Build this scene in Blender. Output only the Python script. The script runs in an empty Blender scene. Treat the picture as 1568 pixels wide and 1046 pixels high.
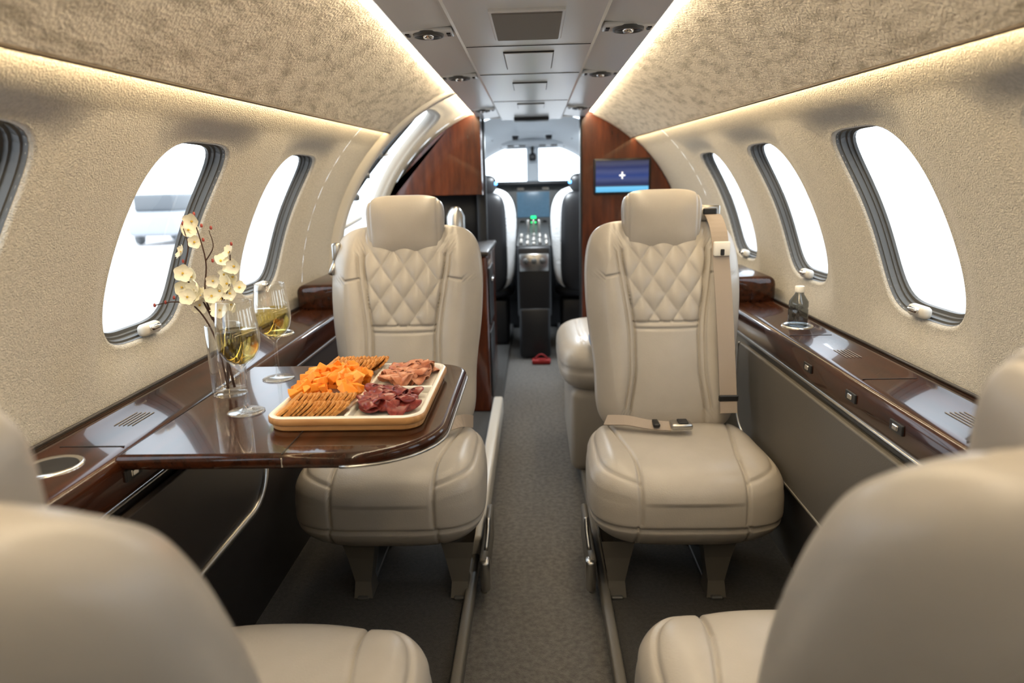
import bpy, bmesh, math, random
from mathutils import Vector, Matrix
pi=math.pi
R=random.Random(7)
sc=bpy.context.scene
COL=sc.collection

# ---------------------------------------------------------------- materials
def nt(name):
    m=bpy.data.materials.new(name); m.use_nodes=True
    t=m.node_tree; b=t.nodes.get('Principled BSDF'); return m,t,b
def mat(name,col,rough=.5,metal=0,bump=None,col2=None,nscale=8,stretch=(1,1,1),coat=0,emit=None,estr=0,trans=0,ior=1.45,spec=.5,ramp=(.35,.65),alpha=1,sheen=0,detail=4,rot=(0,0,0)):
    m,t,b=nt(name); N=t.nodes; L=t.links
    b.inputs['Base Color'].default_value=(*col,1); b.inputs['Roughness'].default_value=rough
    b.inputs['Metallic'].default_value=metal; b.inputs['IOR'].default_value=ior
    b.inputs['Coat Weight'].default_value=coat; b.inputs['Coat Roughness'].default_value=.05
    b.inputs['Transmission Weight'].default_value=trans
    b.inputs['Specular IOR Level'].default_value=spec
    b.inputs['Sheen Weight'].default_value=sheen
    if emit: b.inputs['Emission Color'].default_value=(*emit,1); b.inputs['Emission Strength'].default_value=estr
    tc=N.new('ShaderNodeTexCoord')
    if col2:
        mp=N.new('ShaderNodeMapping'); mp.inputs['Scale'].default_value=stretch; mp.inputs['Rotation'].default_value=rot
        L.new(tc.outputs['Object'],mp.inputs['Vector'])
        no=N.new('ShaderNodeTexNoise'); no.inputs['Scale'].default_value=nscale; no.inputs['Detail'].default_value=detail
        no.inputs['Roughness'].default_value=.6
        L.new(mp.outputs[0],no.inputs['Vector'])
        r=N.new('ShaderNodeValToRGB'); r.color_ramp.elements[0].position=ramp[0]; r.color_ramp.elements[1].position=ramp[1]
        r.color_ramp.elements[0].color=(*col,1); r.color_ramp.elements[1].color=(*col2,1)
        L.new(no.outputs['Fac'],r.inputs['Fac']); L.new(r.outputs['Color'],b.inputs['Base Color'])
    if bump:
        n2=N.new('ShaderNodeTexNoise'); n2.inputs['Scale'].default_value=bump[0]; n2.inputs['Detail'].default_value=2
        L.new(tc.outputs['Object'],n2.inputs['Vector'])
        bp=N.new('ShaderNodeBump'); bp.inputs['Strength'].default_value=bump[1]; bp.inputs['Distance'].default_value=bump[2]
        L.new(n2.outputs['Fac'],bp.inputs['Height']); L.new(bp.outputs[0],b.inputs['Normal'])
    return m
def glassy(name,tint=(1,1,1),rough=0.0,base=.04,edge=.9,p=5.0,refl=(1,1,1)):
    m=bpy.data.materials.new(name); m.use_nodes=True; t=m.node_tree; t.nodes.clear()
    o=t.nodes.new('ShaderNodeOutputMaterial'); tr=t.nodes.new('ShaderNodeBsdfTransparent'); gl=t.nodes.new('ShaderNodeBsdfGlossy')
    tr.inputs[0].default_value=(*tint,1); gl.inputs['Roughness'].default_value=rough; gl.inputs['Color'].default_value=(*refl,1)
    fr=t.nodes.new('ShaderNodeLayerWeight'); fr.inputs[0].default_value=.5
    pw=t.nodes.new('ShaderNodeMath'); pw.operation='POWER'; pw.inputs[1].default_value=p
    ad=t.nodes.new('ShaderNodeMath'); ad.operation='MULTIPLY_ADD'; ad.inputs[1].default_value=edge; ad.inputs[2].default_value=base
    ad.use_clamp=True
    mx=t.nodes.new('ShaderNodeMixShader')
    t.links.new(fr.outputs['Facing'],pw.inputs[0]); t.links.new(pw.outputs[0],ad.inputs[0]); t.links.new(ad.outputs[0],mx.inputs[0]); t.links.new(tr.outputs[0],mx.inputs[1]); t.links.new(gl.outputs[0],mx.inputs[2])
    t.links.new(mx.outputs[0],o.inputs[0]); return m

LEATHER=mat('leather_cream',(.385,.348,.30),.34,bump=(260,.25,.0012),col2=(.43,.392,.342),nscale=5)
LEATHER_G=mat('leather_dark',(.28,.25,.215),.5,bump=(260,.2,.001))  # darker, rougher leather for headrest mounts and the side seat box
WALLF=mat('wall_fabric',(.40,.375,.33),.9,bump=(330,1,.003),col2=(.52,.49,.43),nscale=170,sheen=.1)
FELT=mat('headliner_felt',(.31,.27,.21),.9,bump=(160,.8,.003),col2=(.62,.555,.46),nscale=30,stretch=(1,.5,1.6),rot=(0,0,.5),ramp=(.27,.55),detail=12)
PLAST=mat('cream_plastic',(.56,.53,.48),.38)
PSUM=mat('service_unit_plastic',(.62,.63,.63),.26)
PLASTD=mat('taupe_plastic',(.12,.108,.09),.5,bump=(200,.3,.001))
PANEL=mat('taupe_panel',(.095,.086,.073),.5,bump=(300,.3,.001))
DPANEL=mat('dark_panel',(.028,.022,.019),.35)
WOOD=mat('walnut',(.009,.0028,.0013),.25,col2=(.062,.016,.005),nscale=3,stretch=(14,1.2,14),coat=.5,ramp=(.3,.8),detail=8,spec=.15)
WOODV=mat('walnut_upright',(.028,.006,.002),.25,col2=(.115,.025,.007),nscale=2.5,stretch=(12,12,1.5),coat=.6,ramp=(.3,.75),detail=8,spec=.3)
CHROME=mat('chrome',(.7,.69,.67),.16,metal=1)
STEEL=mat('steel',(.45,.44,.42),.3,metal=1)
BLACK=mat('black_plastic',(.010,.010,.011),.4)
GREY=mat('window_frame_grey',(.075,.075,.073),.35,spec=.4)
GREYL=mat('grille_grey',(.17,.16,.145),.7,bump=(700,.8,.001))
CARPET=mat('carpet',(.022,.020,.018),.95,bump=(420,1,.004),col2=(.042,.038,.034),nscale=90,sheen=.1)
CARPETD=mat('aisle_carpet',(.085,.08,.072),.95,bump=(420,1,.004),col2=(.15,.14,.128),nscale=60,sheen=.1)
GLASS=glassy('window_glass',base=.03)
CRYSTAL=glassy('crystal',(.985,.99,.985),base=.05,edge=.8,p=2.6)
WINE=glassy('white_wine',(.95,.87,.50),base=.03,edge=.5)
WATER=glassy('bottle_plastic',(.45,.48,.5),rough=.08,base=.08)
COVE=mat('cove_led',(1,.9,.7),.5,emit=(1,.81,.54),estr=50)
COVE2=mat('cove_led_side',(1,.9,.7),.5,emit=(1,.75,.42),estr=38)
WHITE=mat('white_ceramic',(.8,.77,.7),.25)
BAMBOO=mat('bamboo',(.42,.20,.07),.4,col2=(.55,.29,.11),nscale=4,stretch=(2,40,10))
CRACK=mat('cracker',(.42,.16,.03),.75,col2=(.62,.30,.08),nscale=90,bump=(300,.5,.002))
CHEESE=mat('cheddar',(.88,.25,.015),.45,col2=(.96,.36,.035),nscale=25)
SALAMI=mat('salami',(.17,.018,.015),.30,col2=(.38,.08,.06),nscale=90,ramp=(.45,.75))
HAM=mat('ham',(.42,.13,.06),.36,col2=(.68,.34,.20),nscale=50,ramp=(.4,.7))
PETAL=mat('petal',(.90,.87,.72),.6)
PISTIL=mat('pistil',(.75,.5,.08),.6)
BUD=mat('bud',(.30,.05,.04),.5)
TWIG=mat('twig',(.05,.022,.012),.7)
RED=mat('red_fabric',(.25,.008,.008),.6)
BELT=mat('belt_webbing',(.33,.27,.22),.7,bump=(500,.5,.001))
PLACARD=mat('placard',(.035,.028,.024),.5)
CPLAST=mat('cockpit_liner',(.64,.69,.73),.6)
SHEEP=mat('sheepskin',(.66,.67,.68),.95,bump=(120,1,.01))
GREEN=mat('green_lamp',(0,1,.2),.5,emit=(.02,1,.25),estr=1.5)
BLUE=mat('blue_lamp',(.1,.3,1),.5,emit=(.1,.4,1),estr=5)
LCD=mat('avionics_display',(.01,.012,.015),.25,emit=(.06,.13,.20),estr=1.2,col2=(.02,.03,.04),nscale=40)
LEG=mat('legend_print',(.22,.205,.185),.6)

# ---------------------------------------------------------------- mesh builder
class MB:
    def __init__(s): s.v=[];s.f=[];s.m=[];s.s=[]
    def add(s,vs,fs,mi=0,smooth=True,M=None):
        o=len(s.v)
        for p in vs:
            p=Vector(p)
            if M is not None: p=M@p
            s.v.append(p)
        for f in fs: s.f.append([i+o for i in f]); s.m.append(mi); s.s.append(smooth)
    def rbox(s,c,size,r=.004,seg=2,mi=0,rot=None,M=None):
        bm=bmesh.new(); bmesh.ops.create_cube(bm,size=1)
        for v in bm.verts: v.co=Vector((v.co.x*size[0],v.co.y*size[1],v.co.z*size[2]))
        r=min(r,min(size)*.48)
        if r>0: bmesh.ops.bevel(bm,geom=bm.edges[:],offset=r,segments=seg,profile=.5,affect='EDGES')
        T=Matrix.Translation(Vector(c))
        if rot is not None: T=T@rot
        if M is not None: T=M@T
        bm.verts.index_update()
        s.add([v.co.copy() for v in bm.verts],[[v.index for v in f.verts] for f in bm.faces],mi,r>.003,T); bm.free()
    def lathe(s,prof,c=(0,0,0),n=32,mi=0,M=None,cap=True):
        vs=[];fs=[]
        for r,z in prof:
            for k in range(n):
                a=2*pi*k/n; vs.append((c[0]+r*math.cos(a),c[1]+r*math.sin(a),c[2]+z))
        for j in range(len(prof)-1):
            for k in range(n):
                k2=(k+1)%n; fs.append([j*n+k,j*n+k2,(j+1)*n+k2,(j+1)*n+k])
        if cap:
            if prof[0][0]>1e-5: fs.append(list(range(n))[::-1])
            if prof[-1][0]>1e-5: fs.append([(len(prof)-1)*n+k for k in range(n)])
        s.add(vs,fs,mi,True,M)
    def tube(s,pts,r,n=8,mi=0,M=None,smoothpath=0):
        pts=[Vector(p) for p in pts]
        if smoothpath: pts=spline(pts,smoothpath)
        vs=[];fs=[];up=None
        for i,p in enumerate(pts):
            d=(pts[min(i+1,len(pts)-1)]-pts[max(i-1,0)]).normalized()
            if up is None:
                up=d.orthogonal().normalized()
            up=(up-d*up.dot(d)).normalized(); w=d.cross(up)
            rr=r[0]+(r[1]-r[0])*i/(len(pts)-1) if isinstance(r,(tuple,list)) else r
            for k in range(n):
                a=2*pi*k/n; vs.append(p+up*math.cos(a)*rr+w*math.sin(a)*rr)
        for j in range(len(pts)-1):
            for k in range(n):
                k2=(k+1)%n; fs.append([j*n+k,j*n+k2,(j+1)*n+k2,(j+1)*n+k])
        fs.append(list(range(n))[::-1]); fs.append([(len(pts)-1)*n+k for k in range(n)])
        s.add(vs,fs,mi,True,M)
    def ribbon(s,pts,wd,w,th,mi=0,M=None,sp=0):
        pts=[Vector(p) for p in pts]
        if sp: pts=spline(pts,sp)
        wd=Vector(wd).normalized(); vs=[];fs=[]
        for i,p in enumerate(pts):
            d=(pts[min(i+1,len(pts)-1)]-pts[max(i-1,0)]).normalized()
            nn=d.cross(wd).normalized(); w2=nn.cross(d).normalized()
            for a,b in ((-1,-1),(1,-1),(1,1),(-1,1)): vs.append(p+w2*a*w/2+nn*b*th/2)
        for j in range(len(pts)-1):
            for k in range(4):
                k2=(k+1)%4; fs.append([j*4+k,j*4+k2,(j+1)*4+k2,(j+1)*4+k])
        fs.append([3,2,1,0]); e=(len(pts)-1)*4; fs.append([e,e+1,e+2,e+3])
        s.add(vs,fs,mi,False,M)
    def sheet(s,rows,mi=0,smooth=True,closed=False,M=None):
        nr=len(rows);nc=len(rows[0]); vs=[p for r in rows for p in r];fs=[]
        for j in range(nr-1):
            for k in range(nc if closed else nc-1):
                k2=(k+1)%nc; fs.append([j*nc+k,j*nc+k2,(j+1)*nc+k2,(j+1)*nc+k])
        s.add(vs,fs,mi,smooth,M)
    def slab(s,out,z0,z1,r=.004,mi=0,M=None,seg=3,smooth=True):
        n=len(out); o=[Vector((p[0],p[1])) for p in out]
        area=sum(o[i].x*o[(i+1)%n].y-o[(i+1)%n].x*o[i].y for i in range(n))
        sg=1 if area>0 else -1
        nor=[]
        for i in range(n):
            d=(o[(i+1)%n]-o[i-1])
            if d.length<1e-9: d=Vector((1,0))
            d.normalize(); nor.append(Vector((-d.y,d.x))*sg)
        rings=[]
        for q in range(seg+1):
            a=pi/2*q/seg; rings.append((r*(1-math.sin(a)),z0+r*(1-math.cos(a))))
        for q in range(seg+1):
            a=pi/2*q/seg; rings.append((r*(1-math.cos(a)),z1-r*(1-math.sin(a))))
        vs=[];fs=[]
        for ins,z in rings:
            for i in range(n): p=o[i]+nor[i]*ins; vs.append((p.x,p.y,z))
        for j in range(len(rings)-1):
            for k in range(n):
                k2=(k+1)%n; fs.append([j*n+k,j*n+k2,(j+1)*n+k2,(j+1)*n+k])
        s.add(vs,fs,mi,smooth,M)
        s.add([vs[i] for i in range(n)],[list(range(n))[::-1]],mi,False,M)
        s.add([vs[(len(rings)-1)*n+i] for i in range(n)],[list(range(n))],mi,False,M)
    def mesh(s,name,mats):
        me=bpy.data.meshes.new(name); me.from_pydata([tuple(v) for v in s.v],[],s.f)
        for m in mats: me.materials.append(m)
        me.polygons.foreach_set('material_index',s.m); me.polygons.foreach_set('use_smooth',s.s); me.update(); return me
    def obj(s,name,mats,parent=None,recalc=False):
        me=s.mesh(name,mats if isinstance(mats,(list,tuple)) else [mats])
        return inst(name,me,parent)
def inst(name,me,parent=None,loc=None):
    o=bpy.data.objects.new(name,me); COL.objects.link(o)
    if parent: o.parent=parent
    if loc: o.location=loc
    return o
def empty(name,loc=(0,0,0),rz=0):
    o=bpy.data.objects.new(name,None); o.empty_display_size=.05; COL.objects.link(o); o.location=loc; o.rotation_euler=(0,0,rz); return o
def spline(P,n):
    out=[]
    for i in range(len(P)-1):
        p0=P[max(i-1,0)];p1=P[i];p2=P[i+1];p3=P[min(i+2,len(P)-1)]
        for k in range(n):
            t=k/n
            out.append(.5*((2*p1)+(p2-p0)*t+(2*p0-5*p1+4*p2-p3)*t*t+(3*p1-p0-3*p2+p3)*t**3))
    out.append(P[-1]); return out
def rrect(x0,x1,y0,y1,r,n=8):
    if not isinstance(r,(list,tuple)): r=[r]*4
    out=[]
    for (cx,cy,a0,rr) in ((x0+r[0],y0+r[0],pi,r[0]),(x1-r[1],y0+r[1],1.5*pi,r[1]),(x1-r[2],y1-r[2],0,r[2]),(x0+r[3],y1-r[3],.5*pi,r[3])):
        for k in range(n+1):
            a=a0+pi/2*k/n; out.append((cx+rr*math.cos(a),cy+rr*math.sin(a)))
    return out
def gs(d,w): return math.exp(-(d/w)**2)
def sstep(a,b,x):
    t=max(0,min(1,(x-a)/(b-a))); return t*t*(3-2*t)
def pillow(name,h,n,n1,n2,thin,fn,mats,normdisp=None):
    idx={};vs=[];fs=[]
    def vid(i,j,k):
        key=(i,j,k)
        if key in idx: return idx[key]
        p=[2*i/n[0]-1,2*j/n[1]-1,2*k/n[2]-1]
        ax=[a for a in range(3) if a!=thin]; pa,pb,pt=p[ax[0]],p[ax[1]],p[thin]
        rho=max(abs(pa),abs(pb)); g=rho/((abs(pa)**n1+abs(pb)**n1)**(1/n1)) if rho>0 else 1
        m=max(rho,abs(pt)); g2=m/((rho**n2+abs(pt)**n2)**(1/n2))
        q=[0,0,0]; q[ax[0]]=pa*g*g2*h[ax[0]]; q[ax[1]]=pb*g*g2*h[ax[1]]; q[thin]=pt*g2*h[thin]
        vs.append(fn(q) if fn else tuple(q)); idx[key]=len(vs)-1; return idx[key]
    nx,ny,nz=n
    for i in range(nx):
        for j in range(ny):
            fs.append([vid(i,j,0),vid(i,j+1,0),vid(i+1,j+1,0),vid(i+1,j,0)])
            fs.append([vid(i,j,nz),vid(i+1,j,nz),vid(i+1,j+1,nz),vid(i,j+1,nz)])
    for i in range(nx):
        for k in range(nz):
            fs.append([vid(i,0,k),vid(i+1,0,k),vid(i+1,0,k+1),vid(i,0,k+1)])
            fs.append([vid(i,ny,k),vid(i,ny,k+1),vid(i+1,ny,k+1),vid(i+1,ny,k)])
    for j in range(ny):
        for k in range(nz):
            fs.append([vid(0,j,k),vid(0,j,k+1),vid(0,j+1,k+1),vid(0,j+1,k)])
            fs.append([vid(nx,j,k),vid(nx,j+1,k),vid(nx,j+1,k+1),vid(nx,j,k+1)])
    me=bpy.data.meshes.new(name); me.from_pydata(vs,[],fs)
    for m in mats: me.materials.append(m)
    me.polygons.foreach_set('use_smooth',[True]*len(fs)); me.update()
    if normdisp:
        nr=[v.normal.copy() for v in me.vertices]
        for v,nn in zip(me.vertices,nr):
            d=normdisp(v.co,nn)
            if d: v.co=v.co+nn*d
        me.update()
    return me

# ---------------------------------------------------------------- shell
RR=.92; ZC=.75
def trim_a(Y): return 44.3+(Y-.93)*1.7
def P3(side,a,Y,off=0):
    a=math.radians(a); return Vector((side*(RR+off)*math.cos(a),Y,ZC+(RR+off)*math.sin(a)))
Y0=-.87; YE=4.25
A0=-4
HW,HH,AC=.188,15.2,21.4
WN=4.2
def shear(dy): return .035*dy
def hole(Yc,dx,dy,s=1,n=WN,hw=HW,hh=HH,ac=AC,sh=1):
    k=(abs(dx)**n+abs(dy)**n)**(-1/n); return Yc+hw*s*dx*k+(shear(dy*k*s) if sh else 0), ac+hh*s*dy*k
def cell(mb,side,y0,y1,Yc,hw=HW,hh=HH,ac=AC,lo=A0,hi=None,n=WN,rec=.018,sh=1):
    per=[];q=20
    H=hi if hi else trim_a
    for k in range(q): per.append((y0+(y1-y0)*k/q,lo,0))
    for k in range(q): per.append((y1,lo+(H(y1)-lo)*k/q,0))
    for k in range(q): Y=y1+(y0-y1)*k/q; per.append((Y,H(Y),0))
    for k in range(q): per.append((y0,H(y0)+(lo-H(y0))*k/q,0))
    J=14; rows=[]
    for j in range(J+1):
        t=(j/J)**1.6; row=[]
        for (Y,a,_) in per:
            dx=(Y-Yc)/hw; dy=(a-ac)/hh
            hy,ha=hole(Yc,dx,dy,1,n,hw,hh,ac,sh)
            row.append(P3(side,ha+(a-ha)*t,hy+(Y-hy)*t,rec*math.exp(-(t*3.0)**2)))
        rows.append(row)
    lip=[]
    for s_,o_ in ((.965,rec+.012),(.978,rec+.004)):
        lip.append([P3(side,*reversed(hole(Yc,(Y-Yc)/hw,(a-ac)/hh,s_,n,hw,hh,ac,sh)),o_) for (Y,a,_) in per])
    mb.sheet(lip+rows,0,True,True)
def window(name,side,Yc):
    e=empty(name,(0,0,0)); mb=MB(); q=88
    prof=[(.968,.026),(.962,.034),(.945,.035),(.94,.048),(.92,.049),(.915,.056),(.885,.057),(.88,.064)]
    rows=[]
    for s_,o_ in prof:
        rows.append([P3(side,*reversed(hole(Yc,math.cos(2*pi*k/q),math.sin(2*pi*k/q),s_)),o_) for k in range(q)])
    mb.sheet(rows,0,False,True)
    mb.obj('frame',GREY,e)
    mb=MB(); rows=[]
    for j in range(1,7):
        rows.append([P3(side,*reversed(hole(Yc,math.cos(2*pi*k/q),math.sin(2*pi*k/q),.895*j/6)),.0635) for k in range(q)])
    mb.sheet(rows,0,True,True); c=P3(side,AC,Yc,.0635)
    mb.add([c]+rows[0],[[0,1+k,1+(k+1)%q] for k in range(q)])
    mb.obj('glass',GLASS,e)
    mb=MB(); p=P3(side,AC-HH*.90,Yc-.01,.022)
    mb.rbox(p,(.026,.075,.03),.011,3,0); mb.rbox(p+Vector((-side*.013,0,.004)),(.02,.04,.014),.006,3,1)
    mb.obj('shade_handle',[PLAST,CHROME],e)
    ld=bpy.data.lights.new(name+'_portal','AREA'); ld.shape='RECTANGLE'; ld.size=.38; ld.size_y=.50; ld.cycles.is_portal=True
    lo=bpy.data.objects.new('daylight_portal',ld); COL.objects.link(lo); lo.parent=e
    lo.location=P3(side,AC,Yc,.09)
    nrm=Vector((-side*math.cos(math.radians(AC)),0,-math.sin(math.radians(AC))))
    lo.rotation_euler=nrm.to_track_quat('-Z','Y').to_euler()

def strip(mb,side,y0,y1,fa0,fa1,off=0,na=12,ny=10,mi=0):
    rows=[]
    for j in range(ny+1):
        Y=y0+(y1-y0)*j/ny; a0=fa0(Y);a1=fa1(Y)
        rows.append([P3(side,a0+(a1-a0)*k/na,Y,off) for k in range(na+1)])
    mb.sheet(rows,mi)
wi=1
wl=MB()
LY=[-.49,.21,.91,1.61,2.31]; RY=[-.44,.26,.96,1.66,2.36,3.06]
strip(wl,-1,Y0,-.84,lambda y:A0,trim_a,ny=1)
for c in LY: cell(wl,-1,c-.35,c+.35,c); window('window_%d'%wi,-1,c); wi+=1
strip(wl,-1,2.66,3.05,lambda y:A0,trim_a)
DY0,DY1,DYC=3.05,4.05,3.56
cell(wl,-1,DY0,DY1,DYC,hw=.43,hh=38,ac=22,lo=-25,hi=lambda y:68.,n=3.5,rec=.01,sh=0)
strip(wl,-1,4.05,YE,lambda y:-25,lambda y:68)
wl.obj('wall_left',WALLF)
wr=MB(); strip(wr,1,Y0,-.79,lambda y:A0,trim_a,ny=1)
for c in RY: cell(wr,1,c-.35,c+.35,c); window('window_%d'%wi,1,c); wi+=1
strip(wr,1,3.41,YE,lambda y:A0,trim_a)
wr.obj('wall_right',WALLF)
ce=MB()
for side,ye in ((-1,3.05),(1,YE)):
    strip(ce,side,Y0,ye,lambda y:trim_a(y)+.2,lambda y:67,off=-.016,na=14,ny=24)
prof=[(-.318,1.612),(-.318,1.574),(-.312,1.570),(-.19,1.580),(-.186,1.580),(-.182,1.572),(-.172,1.566),(.172,1.566),(.182,1.572),(.186,1.580),(.19,1.580),(.312,1.570),(.318,1.574),(.318,1.612)]
rows=[[Vector((x,Y,z)) for x,z in prof] for Y in (Y0,YE)]
ce.sheet(rows,1,False)
ce.sheet([[Vector((x,Y,z)) for x,z in ((-.37,1.60),(-.318,1.614),(.318,1.614),(.37,1.60))] for Y in (Y0,YE)],1,False)
ce.obj('ceiling',[FELT,PSUM])
led=MB()
for s in (-1,1):
    led.sheet([[Vector((s*.319,Y,1.577)),Vector((s*.345,Y,1.606))] for Y in (Y0,YE)],0,False)
led.obj('cove_light_strip',COVE)
led=MB()
for s,ye in ((-1,3.05),(1,YE)):
    rows=[]
    for j in range(21):
        Y=Y0+(ye-Y0)*j/20; rows.append([P3(s,trim_a(Y)+.1,Y,-.014),P3(s,trim_a(Y)+.1,Y,.0)])
    led.sheet(rows,0,False)
led.obj('wall_wash_light_strip',COVE2)
BRZ=mat('trim_bronze',(.10,.07,.04),.5,metal=.3)
for i,(s,ye) in enumerate(((-1,3.05),(1,YE))):
    t=MB(); t.tube([P3(s,trim_a(Y0+(ye-Y0)*j/20)+.15,Y0+(ye-Y0)*j/20,-.018) for j in range(21)],.0035,8)
    t.obj('trim_%d'%(i+1),BRZ)
t=MB(); rows=[]
for o,Y in ((.0,3.02),(-.025,3.03),(-.032,3.05),(-.032,3.09),(-.02,3.115),(.02,3.12)):
    rows.append([P3(-1,-25+95*k/40,Y,o) for k in range(41)])
t.sheet(rows); t.obj('trim_3',PLAST)
d=empty('door_1'); t=MB(); q=72
rows=[]
for s_,o_ in ((.97,.02),(.965,.035),(.93,.04),(.925,.07)):
    rows.append([P3(-1,*reversed(hole(DYC,math.cos(2*pi*k/q),math.sin(2*pi*k/q),s_,3.5,.43,38,22,0)),o_) for k in range(q)])
t.sheet(rows,0,True,True); t.obj('door_frame',PLAST,d)
t=MB()
t.tube([P3(-1,-12,3.35,.08),P3(-1,20,3.5,.08),P3(-1,54,3.66,.08)],.012,10,0,None,6)
for a in (10,24,38): t.rbox(P3(-1,a,3.42+a*.004,.06),(.03,.05,.035),.01,2,1)
t.lathe([(.0,0),(.025,0),(.025,.03),(0,.03)],P3(-1,30,3.55,.06),16,1)
t.tube([P3(-1,34,3.2,.10),P3(-1,38,3.9,.10)],.016,8,2)
t.tube([P3(-1,12,3.2,.10),P3(-1,16,3.9,.10)],.016,8,2)
t.obj('door_gear',[BLACK,GREY,PLAST],d)
ld=bpy.data.lights.new('door_portal','AREA'); ld.shape='RECTANGLE'; ld.size=.9; ld.size_y=1.2; ld.cycles.is_portal=True
lo=bpy.data.objects.new('daylight_portal',ld); COL.objects.link(lo); lo.parent=d; lo.location=P3(-1,22,DYC,.13)
lo.rotation_euler=Vector((math.cos(math.radians(22)),0,-math.sin(math.radians(22)))).to_track_quat('-Z','Y').to_euler()

t=MB(); pts=[(-.75,-.04),(.75,-.04)]+[(RR*math.cos(math.radians(a)),ZC+RR*math.sin(math.radians(a))) for a in range(-4,185,4)]
t.add([(x,Y0,z) for x,z in pts],[list(range(len(pts)))],0,False); t.obj('wall_back',WALLF)
t=MB()
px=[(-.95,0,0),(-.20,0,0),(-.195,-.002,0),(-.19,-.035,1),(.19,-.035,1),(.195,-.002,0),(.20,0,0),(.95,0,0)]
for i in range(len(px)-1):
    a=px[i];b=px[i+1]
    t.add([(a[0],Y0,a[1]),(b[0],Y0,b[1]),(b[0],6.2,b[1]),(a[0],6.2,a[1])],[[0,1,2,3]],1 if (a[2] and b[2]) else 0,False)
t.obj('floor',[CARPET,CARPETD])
for i,s in enumerate((-1,1)):
    t=MB(); t.rbox((s*.2,1.1 if s>0 else 1.4,.008),(.028,4.0 if s>0 else 4.4,.045),.008,3,0); t.obj('trim_%d'%(4+i),PLASTD)
t=MB(); t.rbox((-.2,2.75,.04),(.05,1.5,.10),.012,3,0); t.obj('trim_6',PLAST)

# ---------------------------------------------------------------- side ledges
def ledge(side,nm):
    e=empty(nm); y0,y1=Y0+.01,2.95 if side<0 else 3.6
    prof=[(.915,.752),(.88,.752),(.874,.757),(.866,.757),(.86,.752),(.745,.752),(.732,.749),(.724,.742),(.720,.73),(.720,.68),(.723,.672)]
    t=MB(); t.sheet([[Vector((side*x,y0+(y1-y0)*j/12,z)) for x,z in prof] for j in range(13)],0,True)
    t.add([(side*x,y1,z) for x,z in prof]+[(side*.93,y1,.67)],[list(range(len(prof)+1))],0,False)
    t.rbox((side*.81,2.72,.79),(.17,.42,.11),.03,4,0)
    t.obj('wood_top',WOOD,e)
    t=MB(); t.tube([(side*.722,y0,.668),(side*.722,y1,.668)],.004,8); t.tube([(side*.90,y0,.756),(side*.90,y1,.756)],.004,6,1)
    t.obj('chrome_strip',[STEEL,DPANEL],e)
    prof=[(.728,.668),(.722,.60),(.722,.45),(.735,.30),(.76,.16),(.80,.0)]
    t=MB(); t.sheet([[Vector((side*x,y0+(y1-y0)*j/12,z)) for x,z in prof] for j in range(13)],0,True)
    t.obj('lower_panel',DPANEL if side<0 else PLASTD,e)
    M=Matrix(((0,0,side,0),(1,0,0,0),(0,1,0,0),(0,0,0,1)))
    ya,yb=(.75,1.64) if side<0 else (1.0,2.3)
    out=rrect(ya,yb,.42 if side<0 else .36,.655,[.05,.12,.02,.02],8)
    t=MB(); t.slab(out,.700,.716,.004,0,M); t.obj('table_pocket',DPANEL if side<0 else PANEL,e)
    t=MB(); o3=[(side*.700,p[0],p[1]) for p in out]; t.tube(o3[2:25],.010 if side<0 else .004,8); t.obj('pocket_trim',STEEL,e)
    t=MB()
    for cy in ((1.05,.35,2.1) if side<0 else (2.08,.5,)):
        t.lathe([(.038,.0),(.043,.004),(.047,.002),(.048,-.001)],(side*.81,cy,.753),32,0,cap=False)
        t.lathe([(.0,.0005),(.038,.001)],(side*.81,cy,.753),32,1,cap=False)
    for cy in ((1.26,) if side<0 else (1.2,1.7)):
        for k in range(5): t.rbox((side*(.79+.009*k),cy+.03,.7532),(.0022,.08,.0008),0,1,3)
    for cy in ((1.12,1.24,1.8) if side<0 else (1.3,1.5,1.75)):
        t.rbox((side*.719,cy,.712),(.006,.05,.022),.002,2,4); t.rbox((side*.716,cy,.712),(.006,.02,.012),.002,2,0)
    for cy in ((.72,1.14) if side<0 else (1.12,1.5,1.95)):
        t.rbox((side*.80,cy,.7525),(.12,.0025,.0015),0,1,1)
    t.obj('ledge_fittings',[CHROME,BLACK,PLACARD,LEG,BLACK],e)
    return e
ledge(-1,'side_ledge'); ledge(1,'side_ledge')

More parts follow.
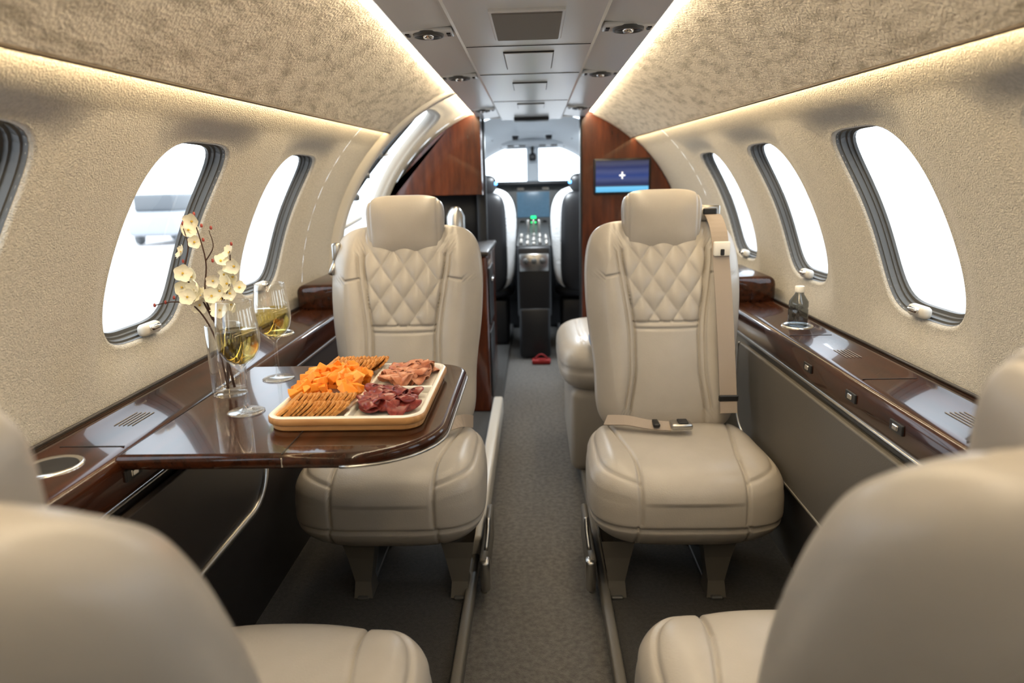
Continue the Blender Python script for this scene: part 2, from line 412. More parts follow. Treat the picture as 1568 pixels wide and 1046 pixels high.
# ---------------------------------------------------------------- passenger seats
BZ0,BZ1=.40,1.07
def bw(z):
    t=(z-BZ0)/(BZ1-BZ0)
    return .236+.018*sstep(.15,.75,t)-.010*gs(t-.3,.18)
def cw(z):
    return .10+.036*sstep(.70,1.02,z)+.02*sstep(.62,.45,z)
def yc(z): return .06+.28*(z-.43)+.10*max(0,z-.85)**1.3
def bfn(q):
    x,y,z=q; hz=(BZ1-BZ0)/2; zz=(BZ0+BZ1)/2+z; W=bw(zz); x=x/.25*W; ax=abs(x)
    f=-y/.078
    if f>0:
        wgt=min(1,f/.75)**2; c=cw(zz); d=0
        bol=max(0,min(1,(ax-c)/(W-c))); d+=.030*math.sin(pi*min(1,bol*1.05))*sstep(1.07,.98,zz)
        if ax<c:
            if zz>.757:
                p=(x/.076+zz/.105); r_=(x/.076-zz/.105)
                d+=.011*abs(math.sin(pi*p)*math.sin(pi*r_))**.5
            else: d+=.010*(1-(ax/c)**2)+.003
        for s_ in (c,c+.02): d-=.009*gs(ax-s_,.0034)
        if ax<c+.001:
            d-=.009*gs(zz-.757,.0035)+.006*gs(zz-.738,.0035)
        if ax>c+.02: d-=.008*gs(zz-(.905-.15*(ax-.17)),.0035)
        y=y-d*wgt
    else:
        nn=((ax/.17)**3+(abs(zz-.62)/.36)**3)**(1/3)
        y=y-.012*gs((nn-1)*.2,.005)+.008*sstep(1.05,.9,nn)
    return (x,y+yc(zz),zz)
ME_BACK=pillow('backrest',(.25,.078,(BZ1-BZ0)/2),(150,16,176),5.5,2.6,1,bfn,[LEATHER])
def hfn(q):
    x,y,z=q; x=x*(1+.05*z/.1); return (x,y+.215-.006*(x/.12)**2*(-1 if y>0 else 1),z+1.064)
def hd(co,n):
    return -.004*gs(abs(co.x)-.112,.003)*(1 if n.y<.3 else 0)-.004*gs(co.z-.985,.003)*(1 if n.y<.5 else 0)
ME_HEAD=pillow('headrest',(.127,.062,.106),(60,24,60),4.2,2.6,1,hfn,[LEATHER],hd)
def cfn(q):
    x,y,z=q
    yy=y-.14; zz=z+.310
    t=sstep(-.42,.1,yy)
    x=x*(1-.06*t)*(1-.10*sstep(.29,.17,zz))
    y2=yy+ .035*sstep(.30,.16,zz)*(1 if yy<-.2 else 0)*sstep(-.2,-.4,yy)
    if zz>.36:
        zz+=.015*sstep(.12,.22,abs(x)) -.012*gs(x,.12)*sstep(-.42,-.2,yy)
    return (x,y2,zz)
def cseam(y): return .142+.045*sstep(-.32,.05,y)
def cd(co,n):
    ax=abs(co.x); d=0
    s=cseam(co.y)
    if co.z>.29: d-=.009*gs(ax-s,.0044)
    else: d-=.006*gs(ax-.15,.004)*(1 if co.y<-.2 else 0)
    d-=.010*gs(co.z-.280,.0048)*(1 if n.z<.6 else 0)
    r=((ax/.245)**4+(abs(co.y+.14)/.235)**4)**.25
    if n.z>.3 and ax>s: d-=.006*gs((r-1)*.2,.0035)
    if n.z>0.2 and ax<s: d+=.008*(1-(ax/s)**2)
    return d
ME_CUSH=pillow('seat_cushion',(.280,.262,.136),(130,130,50),4.0,3.2,2,cfn,[LEATHER],cd)
t=MB()
t.rbox((0,-.06,.175),(.38,.34,.05),.02,3,0)
for x in (-.19,.10):
    for y in (-.24,.06):
        t.sheet([[Vector((x+sx*w,y+sy*dd,z)) for sx,sy in ((-1,-1),(1,-1),(1,1),(-1,1))] for w,dd,z in ((.048,.05,.19),(.038,.035,.13),(.024,.028,.05),(.028,.04,.002))],0,False,True)
for x in (-.19,.10): t.rbox((x,-.09,.005),(.035,.40,.010),.003,1,1)
ME_BASE=t.mesh('pedestal',[PLASTD,GREY])
def yfront(z): return yc(z)-.108
def seat(x,y,rz,aisle,belt,rec=0,cdy=0,hfwd=0,hdz=0):
    e=empty('passenger_seat',(x,y,0),rz)
    Q=Matrix.Translation((0,.06,.43))@Matrix.Rotation(-math.radians(rec),4,'X')@Matrix.Translation((0,-.06,-.43))
    b_=inst('backrest',ME_BACK,e); b_.matrix_local=Q
    h_=inst('headrest',ME_HEAD,e); h_.matrix_local=Matrix.Translation((0,-hfwd,hdz))@Q
    inst('cushion',ME_CUSH,e,(0,cdy,0))
    b=inst('pedestal',ME_BASE,e,(0,cdy,0))
    if aisle>0: b.scale=(-1,1,1)
    t=MB(); t.rbox((0,.235-hfwd/2,1.0),(.12,.05+hfwd*.6,.10),.015,2,0)
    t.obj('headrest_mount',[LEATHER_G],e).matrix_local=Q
    a=aisle
    if belt:
        t=MB()
        t.rbox((a*.262,-.10,.07),(.022,.36,.12),.01,3,1)
        t.rbox((a*.268,-.27,.075),(.03,.045,.10),.012,3,2)
        t.tube([(a*.27,-.25,.14),(a*.275,-.22,.19),(a*.275,-.20,.22)],.007,8,2,None,4)
        t.obj('recline_mechanism',[LEATHER,PLASTD,STEEL],e)
        t=MB()
        if belt==2:
            t.ribbon([(-.20,-.02,.462),(-.14,-.06,.474),(-.08,-.085,.470),(-.01,-.095,.466)],(0,.8,.35),.040,.004,0,None,5)
            t.rbox((.02,-.095,.471),(.065,.05,.018),.006,2,1); t.rbox((.025,-.095,.482),(.03,.035,.006),.002,1,2)
            t.rbox((-.055,-.088,.474),(.02,.048,.012),.003,1,2)
            pts=[(.165,yc(1.06)+.05,1.075),(.166,yc(1.05)-.04,1.083)]+[(.166+.02*(1.03-z),yfront(z)-.012-.012*math.sin(pi*(1.03-z)/.6),z) for z in (1.035,.95,.85,.75,.65,.55,.49)]
            t.ribbon(pts,(1,0,0),.052,.003,0,None,5)
            t.rbox((.160,yc(1.05)-.01,1.09),(.07,.03,.05),.006,2,1); t.rbox((.160,yc(1.05)-.028,1.095),(.045,.01,.02),.003,1,2)
            t.rbox((.168,yfront(.985)-.028,.985),(.05,.02,.045),.004,2,3); t.rbox((.168,yfront(.985)-.040,.975),(.012,.006,.02),.002,1,2)
            t.rbox((.176,yfront(.53)-.018,.535),(.06,.01,.02),.003,1,2)
        else:
            t.ribbon([(.22,-.0,.455),(.19,-.05,.476),(.14,-.10,.474),(.09,-.14,.460)],(.3,.8,.35),.040,.004,0,None,5)
            t.rbox((.09,-.14,.466),(.05,.05,.014),.005,2,1)
            t.rbox((-.235,yc(1.0)-.02,.99),(.03,.05,.06),.008,2,1); t.tube([(-.24,yc(.99)-.03,.96),(-.25,yc(.9)-.03,.92)],.01,8,1)
        t.obj('seat_belt',[BELT,STEEL,BLACK,WHITE],e)
    return e
seat(-.42,2.08,0,1,1)
seat(.425,2.08,0,-1,2)
seat(-.45,.64,pi,-1,0,7,-.09,.04,-.06)
seat(.445,.705,pi,1,0,7.2,-.065,.035,-.052)

e=empty('side_facing_seat',(0,0,0))
def sf(q): return (q[0]+.40,q[1]+2.98,q[2]+.46)
me=pillow('cushion',(.30,.36,.12),(40,50,20),5,3.2,2,sf,[LEATHER],lambda co,n:-.006*gs(co.z-.46,.005)*(1 if abs(n.z)<.6 else 0)-.005*gs(co.x-.2,.004)*(1 if n.z>.5 else 0)); inst('cushion',me,e)
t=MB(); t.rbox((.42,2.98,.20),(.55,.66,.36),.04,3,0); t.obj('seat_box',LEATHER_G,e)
me=pillow('back',(.09,.36,.24),(16,50,40),5,3,0,lambda q:(q[0]+.72,q[1]+2.98,q[2]+.72),[LEATHER]); inst('back',me,e)
t=MB(); t.rbox((.26,2.66,.585),(.08,.10,.03),.006,2,0); t.obj('magazine',mat('blue_paper',(.1,.25,.5),.4),e)

# ---------------------------------------------------------------- table
e=empty('fold_out_table')
tx0,tx1,ty0,ty1=-.735,-.165,1.09,1.70
out=rrect(tx0,tx1,ty0,ty1,[.01,.17,.08,.01],16)
t=MB(); t.slab(out,.724,.752,.012,0,None,5); t.obj('table_top',WOOD,e)
t=MB()
out2=rrect(tx0+.01,tx1+.0005,ty0-.0005,ty1+.0005,[.01,.17,.08,.01],16)
t.tube([(p[0],p[1],.730) for p in out2[17:50]],.003,8); t.obj('edge_trim',STEEL,e)
t=MB(); t.rbox((-.435,1.395,.7522),(.0015,.60,.0012),0,1,0); t.rbox((-.435,1.0915,.738),(.003,.004,.018),.001,1,1)
t.rbox((-.56,1.4,.712),(.30,.30,.02),.006,2,0); t.obj('hinge_seam',[BLACK,CHROME],e)
TZ=.7525
# ---------------------------------------------------------------- serving tray
e=empty('serving_tray')
X0,X1,YA,YB=-.510,-.205,1.20,1.60
t=MB(); t.slab(rrect(X0+.006,X1-.006,YA+.006,YB-.006,.04,8),TZ,TZ+.012,.003,0); t.obj('bamboo_base',BAMBOO,e)
t=MB()
rings=[]
for ins,z in ((.006,TZ+.010),(.0,TZ+.014),(0,TZ+.023),(.002,TZ+.026)):
    rings.append([Vector((p[0],p[1],z)) for p in rrect(X0+ins,X1-ins,YA+ins,YB-ins,.042-ins,8)])
t.sheet(rings,0,True,True)
rings=[]
for ins,z in ((.002,TZ+.026),(.005,TZ+.0285),(.010,TZ+.0285),(.013,TZ+.026),(.015,TZ+.016)):
    rings.append([Vector((p[0],p[1],z)) for p in rrect(X0+ins,X1-ins,YA+ins,YB-ins,.042-ins,8)])
t.sheet(rings,1,True,True)
t.slab(rrect(X0+.012,X1-.012,YA+.012,YB-.012,.03,8),TZ+.0125,TZ+.0165,.001,1)
t.rbox((-.352,1.40,TZ+.022),(.009,.375,.016),.003,2,1)
t.rbox((-.283,1.395,TZ+.022),(.138,.009,.016),.003,2,1)
t.obj('divided_insert',[BAMBOO,WHITE],e)
FZ=TZ+.018
def cracker(t,c,tilt,yaw,r=.022):
    n=28
    M=Matrix.Translation(Vector(c))@Matrix.Rotation(yaw,4,'Z')@Matrix.Rotation(tilt,4,'Y')
    vs=[]
    for z in (-.002,.002):
        for k in range(n):
            a=2*pi*k/n; rr=r*(1+.05*math.cos(a*14)); vs.append((rr*math.cos(a),rr*math.sin(a),z))
    fs=[list(range(n))[::-1],[n+k for k in range(n)]]+[[k,(k+1)%n,n+(k+1)%n,n+k] for k in range(n)]
    t.add(vs,fs,0,False,M)
t=MB()
for row,y,cnt in ((0,1.238,13),(1,1.280,13),(2,1.562,14),(3,1.530,12)):
    for k in range(cnt):
        cracker(t,(-.480+k*.0090+.004*row*(row<2),y+R.uniform(-.002,.002),FZ+.014+R.uniform(-.001,.001)+(.003 if row==1 else 0)+(.006 if row>1 else 0)),math.radians(-36+R.uniform(-4,4)),R.uniform(-.1,.1)+.2,.0245)
t.obj('crackers',CRACK)
def chunk(t,c,s):
    bm=bmesh.new()
    a,b,h=s*R.uniform(.8,1.2),s*R.uniform(.6,1.0),s*R.uniform(.45,.7)
    for sx in (-1,1):
        for sy in (-1,1):
            for sz in (-1,1):
                if sx==1 and sy==1 and R.random()<.5: continue
                bm.verts.new((sx*a*R.uniform(.75,1.05),sy*b*R.uniform(.75,1.05),sz*h*R.uniform(.75,1.05)))
    bmesh.ops.convex_hull(bm,input=bm.verts)
    for v in [v for v in bm.verts if not v.link_faces]: bm.verts.remove(v)
    bmesh.ops.dissolve_limit(bm,angle_limit=.15,verts=bm.verts,edges=bm.edges)
    bmesh.ops.bevel(bm,geom=bm.edges[:],offset=s*.07,segments=1,affect='EDGES')
    bm.verts.index_update(); t.add([v.co.copy() for v in bm.verts],[[v.index for v in f.verts] for f in bm.faces],0,False,Matrix.Translation(Vector(c))@Matrix.Rotation(R.uniform(0,6),4,'Z')@Matrix.Rotation(R.uniform(-.7,.7),4,'X')@Matrix.Rotation(R.uniform(-.7,.7),4,'Y')); bm.free()
t=MB()
for k in range(110):
    x=R.uniform(-.490,-.368); y=R.uniform(1.322,1.492)
    hmax=.038*math.sqrt(max(0,1-((x+.43)/.085)**2))*math.sqrt(max(0,1-((y-1.405)/.115)**2))
    chunk(t,(x,y,FZ+.008+R.random()**.5*hmax),R.uniform(.011,.0175))
t.obj('cheddar_cheese_chunks',CHEESE)
def slice_(t,c,r,fold,rot,squash=1):
    nr=6;n=24
    ph=R.uniform(0,6); f1=R.choice((2,2,3)); am=R.uniform(.10,.22)*r
    M=Matrix.Translation(Vector(c))@Matrix.Rotation(rot,4,'Z')@Matrix.Rotation(R.uniform(-.2,.2),4,'X')@Matrix.Rotation(R.uniform(-.3,.3),4,'Y')
    vs=[(0,0,0)]
    for j in range(1,nr+1):
        q=j/nr
        for k in range(n):
            a=2*pi*k/n; x=r*q*math.cos(a); y=r*q*math.sin(a)*squash
            z=am*q*q*math.sin(f1*a+ph)
            rad=r*(1.1-.72*fold); th=x/rad
            vs.append((rad*math.sin(th),y,rad*(1-math.cos(th))*(-1)+z))
    fs=[[0,1+k,1+(k+1)%n] for k in range(n)]
    for j in range(nr-1):
        for k in range(n): k2=(k+1)%n; fs.append([1+j*n+k,1+j*n+k2,1+(j+1)*n+k2,1+(j+1)*n+k])
    t.add(vs,fs,0,True,M)
for nm,ma,y0,y1 in (('sliced_salami',SALAMI,1.225,1.378),('sliced_ham',HAM,1.415,1.575)):
    t=MB(); nn_=34
    for k in range(nn_):
        x=R.uniform(-.326,-.240); y=y1-.020-(y1-y0-.040)*((k*.618)%1)
        slice_(t,(x,y,FZ+.014+.016*(k/nn_)+.003*R.random()),R.uniform(.022,.030),R.uniform(.5,.97),R.uniform(.6,2.5),R.uniform(.8,1))
    o=t.obj(nm,ma); so=o.modifiers.new('thick','SOLIDIFY'); so.thickness=.0015

# ---------------------------------------------------------------- wine glasses, vase
def wineglass(x,y):
    e=empty('wine_glass',(x,y,TZ))
    t=MB()
    prof=[(.0,.0),(.036,.0),(.0375,.0012),(.034,.003),(.015,.0055),(.006,.010),(.0042,.02),(.0038,.05),(.004,.085),(.0062,.094),(.014,.101),(.028,.112),(.038,.128),(.0425,.148),(.0425,.165),(.040,.19),(.0365,.215),(.034,.232),(.0333,.2325),(.0327,.231),(.0352,.214),(.0388,.189),(.0412,.165),(.0412,.148),(.0367,.129),(.0268,.1135),(.012,.1035),(.0,.101)]
    t.lathe(prof,(0,0,0),48,0,cap=False); t.obj('glass',CRYSTAL,e)
    t=MB()
    prof=[(.0,.1018),(.012,.1042),(.0265,.1142),(.0362,.1295),(.0406,.148),(.0406,.164),(.0398,.172),(.0,.172)]
    t.lathe(prof,(0,0,0),48,0,cap=False); t.obj('wine',WINE,e)
wineglass(-.593,1.326); wineglass(-.617,1.575)
e=empty('flower_vase',(-.682,1.455,TZ))
t=MB(); t.lathe([(0,0),(.036,0),(.038,.003),(.038,.16),(.0365,.1605),(.0355,.159),(.0355,.014),(.0,.012)],(0,0,0),40,0,cap=False); t.obj('glass',CRYSTAL,e)
t=MB()
def tw(pts,r): t.tube([Vector(p) for p in pts],r,7,0,None,6)
tw([(.01,0,.015),(-.005,.0,.12),(-.03,.0,.22),(-.02,.0,.30),(-.035,.0,.39)],(.003,.0012))
tw([(-.01,.01,.015),(.0,.01,.12),(.0,.005,.20),(.03,.0,.28),(.035,.0,.32)],(.003,.0012))
tw([(.0,-.01,.015),(-.015,-.01,.13),(-.05,-.01,.20),(-.09,-.02,.215),(-.135,-.02,.208)],(.0025,.001))
tw([(-.02,0,.17),(-.045,.0,.23),(-.07,.0,.27),(-.055,.0,.33),(-.06,0,.37)],(.0025,.001))
tw([(-.02,0,.30),(.0,.0,.33),(-.005,.0,.365)],(.0015,.0008))
tw([(.0,0,.20),(.02,-.01,.225),(.03,-.01,.25)],(.0015,.0008))
FL=[(-.035,0,.385),(-.06,0,.365),(-.045,.0,.34),(-.065,-.01,.32),(-.07,0,.275),(-.055,-.01,.265),(-.035,0,.25),(-.075,.0,.245),(.03,0,.285),(.015,-.01,.27),(.04,0,.265),(.035,0,.315),(.02,0,.30),(-.03,-.015,.225),(-.045,0,.205),(.01,-.01,.235),(.03,-.01,.23),(.0,0,.215),(-.02,0,.20),(-.06,-.01,.225),(.025,0,.205),(.045,0,.24),(-.05,-.02,.24),(.02,-.02,.25),(.0,-.02,.26),(.05,-.01,.29),(.01,-.02,.195),(-.01,-.02,.225)]
for c in FL:
    c=Vector(c)+Vector((R.uniform(-.004,.004),R.uniform(-.02,.02),0))
    dirv=Vector((R.uniform(-.6,.6),-1+R.uniform(-.2,.6),R.uniform(-.3,.7))).normalized()
    Q=Matrix.Translation(c)@dirv.to_track_quat('Z','Y').to_matrix().to_4x4()
    big=R.uniform(.0135,.019)
    for p in range(5):
        A=Matrix.Rotation(2*pi*p/5+R.uniform(-.1,.1),4,'Z')
        rows=[]
        for i in range(6):
            u=i/5; w=math.sin(pi*(.12+.80*u))*.62*big
            rows.append([Vector((u*big*1.05,(v-1)*w, .45*big*u*u+.12*big*(v-1)**2)) for v in (0,.5,1,1.5,2)])
        t.sheet(rows,1,True,False,Q@A)
    t.lathe([(0,0),(.002,.001),(.0025,.004),(0,.005)],(0,0,0),8,2,Q)
for c in [(-.033,0,.40),(-.02,0,.375),(.0,0,.37),(-.135,-.02,.208),(-.11,-.02,.214),(-.09,-.02,.224),(-.06,0,.38),(.04,0,.335),(-.07,0,.30),(-.02,0,.345),(-.005,0,.30)]:
    t.lathe([(0,-.004),(.0025,-.003),(.003,0),(.0025,.003),(0,.005)],c,8,3)
t.obj('blossom_branches',[TWIG,PETAL,PISTIL,BUD],e)
e=empty('water_bottle',(.81,2.08,.7545))
t=MB(); t.lathe([(0,0),(.026,0),(.029,.004),(.029,.05),(.027,.055),(.029,.06),(.028,.075),(.013,.098),(.012,.105)],(0,0,0),28,0); t.obj('bottle',WATER,e)
t=MB(); t.lathe([(.0135,.103),(.014,.105),(.014,.120),(.012,.122),(0,.122)],(0,0,0),24,0); t.obj('cap',WHITE,e)

# ---------------------------------------------------------------- PSU fittings
e=empty('overhead_service_unit')
t=MB()
for Y in (.9,1.84,2.57,3.7):
    for s in (-1,1):
        Z=1.573
        t.rbox((s*.25,Y,Z+.001),(.125,.075,.010),.004,2,0)
        t.lathe([(.040,-.002),(.038,-.010),(.030,-.011),(.028,-.004)],(s*.25,Y,Z),32,3,cap=False)
        t.lathe([(0,-.005),(.029,-.005)],(s*.25,Y,Z),32,1,cap=False)
        t.lathe([(0,-.014),(.012,-.014),(.015,-.008),(.015,-.003)],(s*.25,Y,Z),20,2,cap=False)
        for q_ in (-1,1): t.rbox((s*.25+q_*.052,Y,Z-.005),(.010,.03,.004),.001,1,1)
t.rbox((0,1.74,1.564),(.170,.30,.010),.003,2,0); t.rbox((0,1.74,1.560),(.155,.28,.008),.002,1,4)
t.rbox((0,2.23,1.565),(.146,.29,.006),.002,2,1); t.rbox((0,2.23,1.564),(.140,.28,.0065),.001,1,5)
for Y in (1.45,2.0,2.5,3.3):
    t.rbox((0,Y,1.5655),(.34,.004,.002),0,1,1)
for Y in (2.8,3.5): t.rbox((0,Y,1.5645),(.13,.20,.006),.002,2,1); t.rbox((0,Y,1.564),(.125,.195,.0065),.001,2,5)
t.rbox((0,4.12,1.556),(.20,.10,.02),.005,2,1)
t.obj('vents_and_panels',[PSUM,BLACK,CHROME,GREY,GREYL,PSUM],e)

# ---------------------------------------------------------------- partitions, galley
MX=Matrix(((1,0,0,0),(0,0,-1,0),(0,1,0,0),(0,0,0,1)))
def arc(a0,a1,n,s,R_=.915): return [(s*R_*math.cos(math.radians(a0+(a1-a0)*k/n)),ZC+R_*math.sin(math.radians(a0+(a1-a0)*k/n))) for k in range(n+1)]
e=empty('forward_partition')
out=[(.29,0),(.86,0)]+arc(0,71,24,1)+[(.29,1.60)]
t=MB(); t.slab(out,-4.24,-4.19,.003,0,MX,1,False); t.obj('wood_panel',WOODV,e)
t=MB(); t.slab([(.283,0),(.295,0),(.295,1.6),(.283,1.6)],-4.25,-4.185,.002,0,MX,1,False)
t.slab([(-.30,1.575),(.29,1.575),(.29,1.64),(-.30,1.64)],-4.25,-4.20,.003,1,MX,1,False)
t.obj('edge',[BLACK,PLAST],e)
sm,tt,bb=nt('cabin_display')
tc=tt.nodes.new('ShaderNodeTexCoord'); sp=tt.nodes.new('ShaderNodeSeparateXYZ'); tt.links.new(tc.outputs['Generated'],sp.inputs[0])
rp=tt.nodes.new('ShaderNodeValToRGB')
el=rp.color_ramp.elements; el[0].position=0; el[0].color=(.10,.45,.75,1); el[1].position=1; el[1].color=(.006,.012,.05,1)
x=el.new(.16); x.color=(.12,.5,.8,1); x=el.new(.19); x.color=(.005,.012,.05,1); x=el.new(.5); x.color=(.012,.04,.18,1)
wv=tt.nodes.new('ShaderNodeTexWave'); wv.inputs['Scale'].default_value=1.2; wv.inputs['Distortion'].default_value=2; wv.wave_type='RINGS'
tt.links.new(tc.outputs['Generated'],wv.inputs[0])
mxn=tt.nodes.new('ShaderNodeMixRGB'); mxn.blend_type='ADD'; mxn.inputs[0].default_value=.03
tt.links.new(sp.outputs['Z'],rp.inputs[0]); tt.links.new(rp.outputs[0],mxn.inputs[1]); tt.links.new(wv.outputs['Color'],mxn.inputs[2])
tt.links.new(mxn.outputs[0],bb.inputs['Emission Color']); bb.inputs['Emission Strength'].default_value=1.3; bb.inputs['Base Color'].default_value=(.01,.01,.02,1); bb.inputs['Roughness'].default_value=.15
e=empty('cabin_monitor')
t=MB(); t.rbox((.53,4.18,1.225),(.335,.02,.205),.006,2,0); t.obj('bezel',BLACK,e)
t=MB(); t.rbox((.53,4.168,1.225),(.31,.004,.18),0,1,0); t.obj('screen',sm,e)
t=MB(); t.rbox((.53,4.164,1.23),(.035,.003,.008),.003,1,0); t.rbox((.53,4.164,1.23),(.008,.003,.04),.003,1,0); t.obj('moving_map_marker',mat('marker',(.9,.9,.9),.5,emit=(.8,.9,1),estr=1),e)
e=empty('galley_cabinet')
out=[(-.87,1.14)]+[(-p[0],p[1]) for p in arc(25,68,18,1,.90)]+[(-.29,1.585),(-.29,1.14)]
t=MB(); t.slab(out,-4.23,-4.03,.004,0,MX,2,False); t.obj('upper_cabinet',WOODV,e)
t=MB(); t.rbox((-.53,3.86,.42),(.58,.72,.84),.015,3,0); t.rbox((-.53,3.86,.85),(.60,.74,.025),.008,2,1)
t.rbox((-.235,3.7,.62),(.008,.30,.30),.004,2,2); t.rbox((-.235,3.7,.25),(.008,.30,.36),.004,2,2); t.tube([(-.225,3.62,.70),(-.225,3.78,.70)],.006,8,3)
t.obj('lower_cabinet',[WOODV,DPANEL,BLACK,CHROME],e)
t=MB(); t.rbox((-.31,4.22,.8),(.06,.05,1.6),.008,2,0); t.rbox((-.60,4.235,.99),(.56,.02,.32),.004,1,0); t.obj('dark_column',BLACK,e)
t=MB(); t.lathe([(0,0),(.04,0),(.05,.02),(.05,.17),(.035,.2),(.02,.22),(0,.22)],(-.42,3.75,.862),24,0); t.obj('coffee_urn',STEEL,e)

# ---------------------------------------------------------------- cockpit
CK=empty('cockpit_enclosure')
def crt(Y): return .86-.16*(Y-YE)/1.6, .75+.06*(Y-YE)/1.6
def C3(a,Y,off=0):
    r,z=crt(Y); a=math.radians(a); return Vector(((r+off)*math.cos(a),Y,z+(r+off)*math.sin(a)))
t=MB()
rows=[[C3(40+100*k/30,YE+1.58*j/10) for k in range(31)] for j in range(11)]
t.sheet(rows)
for s in (0,1):
    rows=[[C3((-60+70*k/12) if s==0 else (180-(-60+70*k/12)),YE+1.62*j/10) for k in range(13)] for j in range(11)]
    t.sheet(rows)
    for Y in (4.25,4.95,5.7):
        rows=[[C3(a if s==0 else 180-a,Y+dy) for a in range(6,44,4)] for dy in (0,.10)]
        t.sheet(rows)
t.add([(-.9,5.87,-.1),(.9,5.87,-.1),(.9,5.87,1.19),(-.9,5.87,1.19)],[[0,1,2,3]],1,False)
t.obj('liner',[CPLAST,BLACK],CK)
t=MB()
Mf=Matrix(((1,0,0,0),(0,0,-1,0),(0,1,0,0),(0,0,0,1)))
crown=[(C3(a,5.8).x,C3(a,5.8).z) for a in range(40,141,5)]
header=crown+[(-.56,1.485),(.56,1.485)]
t.slab(header,-5.86,-5.80,.004,0,Mf,1,False)
t.rbox((0,5.80,1.35),(.10,.06,.34),.02,3,0)
for s in (-1,1):
    t.rbox((s*.56,5.80,1.33),(.08,.06,.34),.02,3,0)
t.rbox((0,5.62,1.51),(.50,.30,.045),.02,3,0)
for s in (-1,1):
    for k in (.08,.17): t.rbox((s*k,5.60,1.484),(.05,.12,.012),.004,2,1)
    t.rbox((s*.36,5.66,1.49),(.24,.08,.03),.014,3,2)
t.tube([(0,5.7,1.48),(0,5.68,1.43)],.012,8,1); t.rbox((0,5.68,1.40),(.06,.06,.055),.015,3,1)
for s in (-1,1):
    for k in (.12,.3): t.lathe([(0,0),(.02,0),(.025,.03),(0,.03)],(s*k,5.1,1.50),16,1)
t.obj('windshield_frame',[CPLAST,BLACK,GREYL],CK)
t=MB(); t.add([(-.62,5.84,1.18),(.62,5.84,1.18),(.55,5.82,1.49),(-.55,5.82,1.49)],[[0,1,2,3]],0,False); t.obj('windshield_glass',GLASS,CK)
ld=bpy.data.lights.new('windshield_portal','AREA'); ld.shape='RECTANGLE'; ld.size=1.2; ld.size_y=.4; ld.cycles.is_portal=True
lo=bpy.data.objects.new('windshield_portal',ld); COL.objects.link(lo); lo.parent=CK; lo.location=(0,5.9,1.36); lo.rotation_euler=Vector((0,-1,0)).to_track_quat('-Z','Y').to_euler()
e=empty('instrument_panel')
t=MB()
t.rbox((0,5.62,1.195),(1.15,.26,.035),.015,3,0)
t.rbox((0,5.62,.98),(1.10,.06,.40),.01,2,2)
for x_ in (-.36,.36): t.rbox((x_,5.585,1.03),(.26,.01,.19),.004,2,1)
t.rbox((0,5.585,1.03),(.26,.01,.20),.004,2,1)
for k in range(9): t.rbox((-.4+.1*k,5.582,1.155),(.05,.01,.02),.003,1,5 if k%2 else 2)
for k in range(4):
    for j in range(5): t.rbox((-.09+.06*k,5.58,.90-.035*j),(.035,.012,.015),.003,1,5 if j%2 else 0)
t.rbox((.0,5.572,.93),(.04,.004,.02),0,1,3); t.rbox((.0,5.572,.89),(.04,.004,.01),0,1,3); t.rbox((-.22,5.572,1.06),(.015,.004,.04),0,1,3); t.rbox((-.22,5.572,.93),(.03,.004,.02),0,1,4)
t.rbox((0,5.66,.55),(.9,.06,.6),.01,2,0)
t.obj('panel',[BLACK,LCD,GREY,GREEN,BLUE,STEEL],e)
e=empty('center_pedestal')
t=MB()
t.rbox((0,5.15,.52),(.24,.80,.50),.02,2,0); t.rbox((0,5.12,.16),(.22,.76,.36),.02,2,0)
t.sheet([[Vector((x_,4.78+.75*j,.775+.10*j)) for x_ in (-.12,.12)] for j in (0,1)],2,False)
for k in range(5):
    for j in range(6): t.rbox((-.09+.045*k,4.82+.06*j,.785+.008*j),(.025,.03,.02),.004,1,5 if (k+j)%3 else 2)
for k in (-.04,0,.04): t.rbox((k,5.22,.87),(.018,.03,.12),.006,2,5)
t.rbox((0,4.745,.66),(.20,.012,.12),.004,1,5)
for k in range(3): t.lathe([(0,0),(.02,0),(.02,.012),(0,.012)],(0,0,0),14,2,Matrix.Translation((-.06+.06*k,4.738,.67))@Matrix.Rotation(pi/2,4,'X'))
t.obj('console',[BLACK,LCD,GREY,GREEN,BLUE,STEEL],e)
for s in (-1,1):
    e=empty('pilot_seat',(s*.38,4.98,0))
    me=pillow('seat_back',(.19,.07,.36),(30,12,40),5,2.6,1,lambda q:(q[0],q[1]+.02*(q[2]),q[2]+.78),[BLACK]); inst('seat_back',me,e)
    me=pillow('sheepskin_cover',(.25,.065,.37),(30,12,40),4,2.6,1,lambda q:(q[0]*(1+.03*math.sin(9*q[2])),q[1]+.030,q[2]+.80),[SHEEP]); inst('sheepskin_cover',me,e)
    me=pillow('headrest',(.12,.05,.09),(16,10,14),4,2.6,1,lambda q:(q[0],q[1]+.03,q[2]+1.17),[BLACK]); inst('headrest',me,e)
    me=pillow('cushion',(.23,.22,.08),(20,20,8),5,2.6,2,lambda q:(q[0],q[1]+.27,q[2]+.42),[BLACK]); inst('cushion',me,e)
    t=MB(); t.rbox((0,.25,.18),(.36,.36,.34),.02,2,0)
    t.rbox((-s*.12,-.06,1.2),(.02,.01,.02),.003,1,2)
    t.obj('base',[BLACK,GREY,BLUE],e)
t=MB(); t.rbox((.04,4.62,-.015),(.13,.06,.035),.012,3,0); t.tube([(-.01,4.62,.0),(.04,4.60,.04),(.09,4.61,.0)],.006,8,0,None,4); t.obj('red_pouch',RED)
ld=bpy.data.lights.new('cockpit_fill_light','AREA'); ld.shape='DISK'; ld.size=.25; ld.energy=22; ld.color=(.88,.95,1)  # unseen cool fill light, added to brighten the cockpit
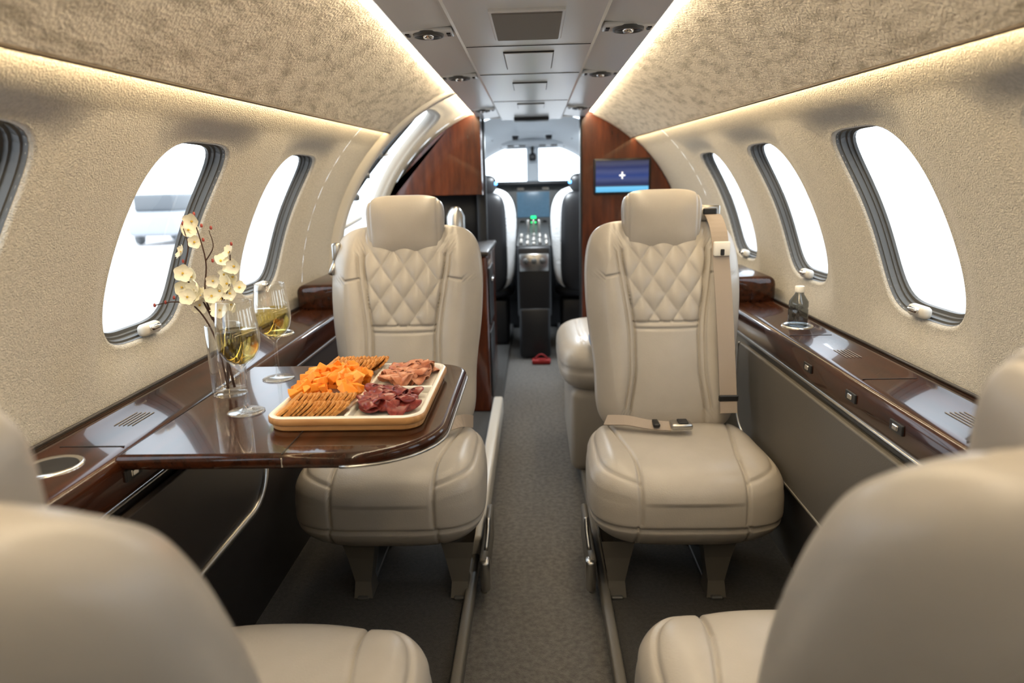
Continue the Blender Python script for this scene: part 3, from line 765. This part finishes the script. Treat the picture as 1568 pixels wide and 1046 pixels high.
lo=bpy.data.objects.new('cockpit_fill_light',ld); COL.objects.link(lo); lo.location=(0,4.75,1.52); lo.rotation_euler=(0,0,0)

# ---------------------------------------------------------------- outside
t=MB(); t.add([(-120,-120,-1.4),(120,-120,-1.4),(120,120,-1.4),(-120,120,-1.4)],[[0,1,2,3]],0,False)
t.obj('ground',mat('concrete_apron',(.60,.57,.56),.9,col2=(.70,.67,.66),nscale=.3))
t=MB(); t.rbox((-19,36,-.35),(2.4,5.0,1.2),.25,4,0); t.rbox((-19,35.5,.65),(2.0,3.0,.9),.2,4,1)
for x_ in (-20,-18):
    for y_ in (34.3,37.7): t.lathe([(0,-.12),(.32,-.12),(.35,0),(.32,.12),(0,.12)],(0,0,0),20,1,Matrix.Translation((x_,y_,-1.05))@Matrix.Rotation(pi/2,4,'Y'))
t.obj('parked_truck',[mat('truck_paint',(.38,.40,.43),.3),mat('truck_glass',(.13,.14,.15),.3)])
w=bpy.data.worlds.new('World'); sc.world=w; w.use_nodes=True
bg=w.node_tree.nodes['Background']; bg.inputs[0].default_value=(.79,.90,1,1); bg.inputs[1].default_value=4.5

for Y in (.3,1.7,3.1):
    for s in (-1,1):
        ld=bpy.data.lights.new('ceiling_fill_spot','SPOT'); ld.energy=1.2; ld.spot_size=math.radians(110); ld.spot_blend=.8; ld.shadow_soft_size=.03; ld.color=(1,.9,.78)  # added warm fill for the cabin, apart from the modelled ceiling fittings
        lo=bpy.data.objects.new('ceiling_fill_spot',ld); COL.objects.link(lo); lo.location=(s*.25,Y,1.555)

# ---------------------------------------------------------------- camera
cd_=bpy.data.cameras.new('camera'); cam=bpy.data.objects.new('camera',cd_); COL.objects.link(cam)
cd_.lens=24; cd_.sensor_width=36; cd_.clip_start=.02
cam.location=(.01,0,1.2)
cam.rotation_euler=(Matrix.Rotation(math.radians(2.13),3,'Z')@Matrix.Rotation(math.radians(90-13.04),3,'X')@Matrix.Rotation(math.radians(-1.4),3,'Z')).to_euler()
cd_.dof.use_dof=True; cd_.dof.focus_distance=1.6; cd_.dof.aperture_fstop=2.8
sc.camera=cam
sc.view_settings.view_transform='Standard'
sc.view_settings.exposure=-0.15
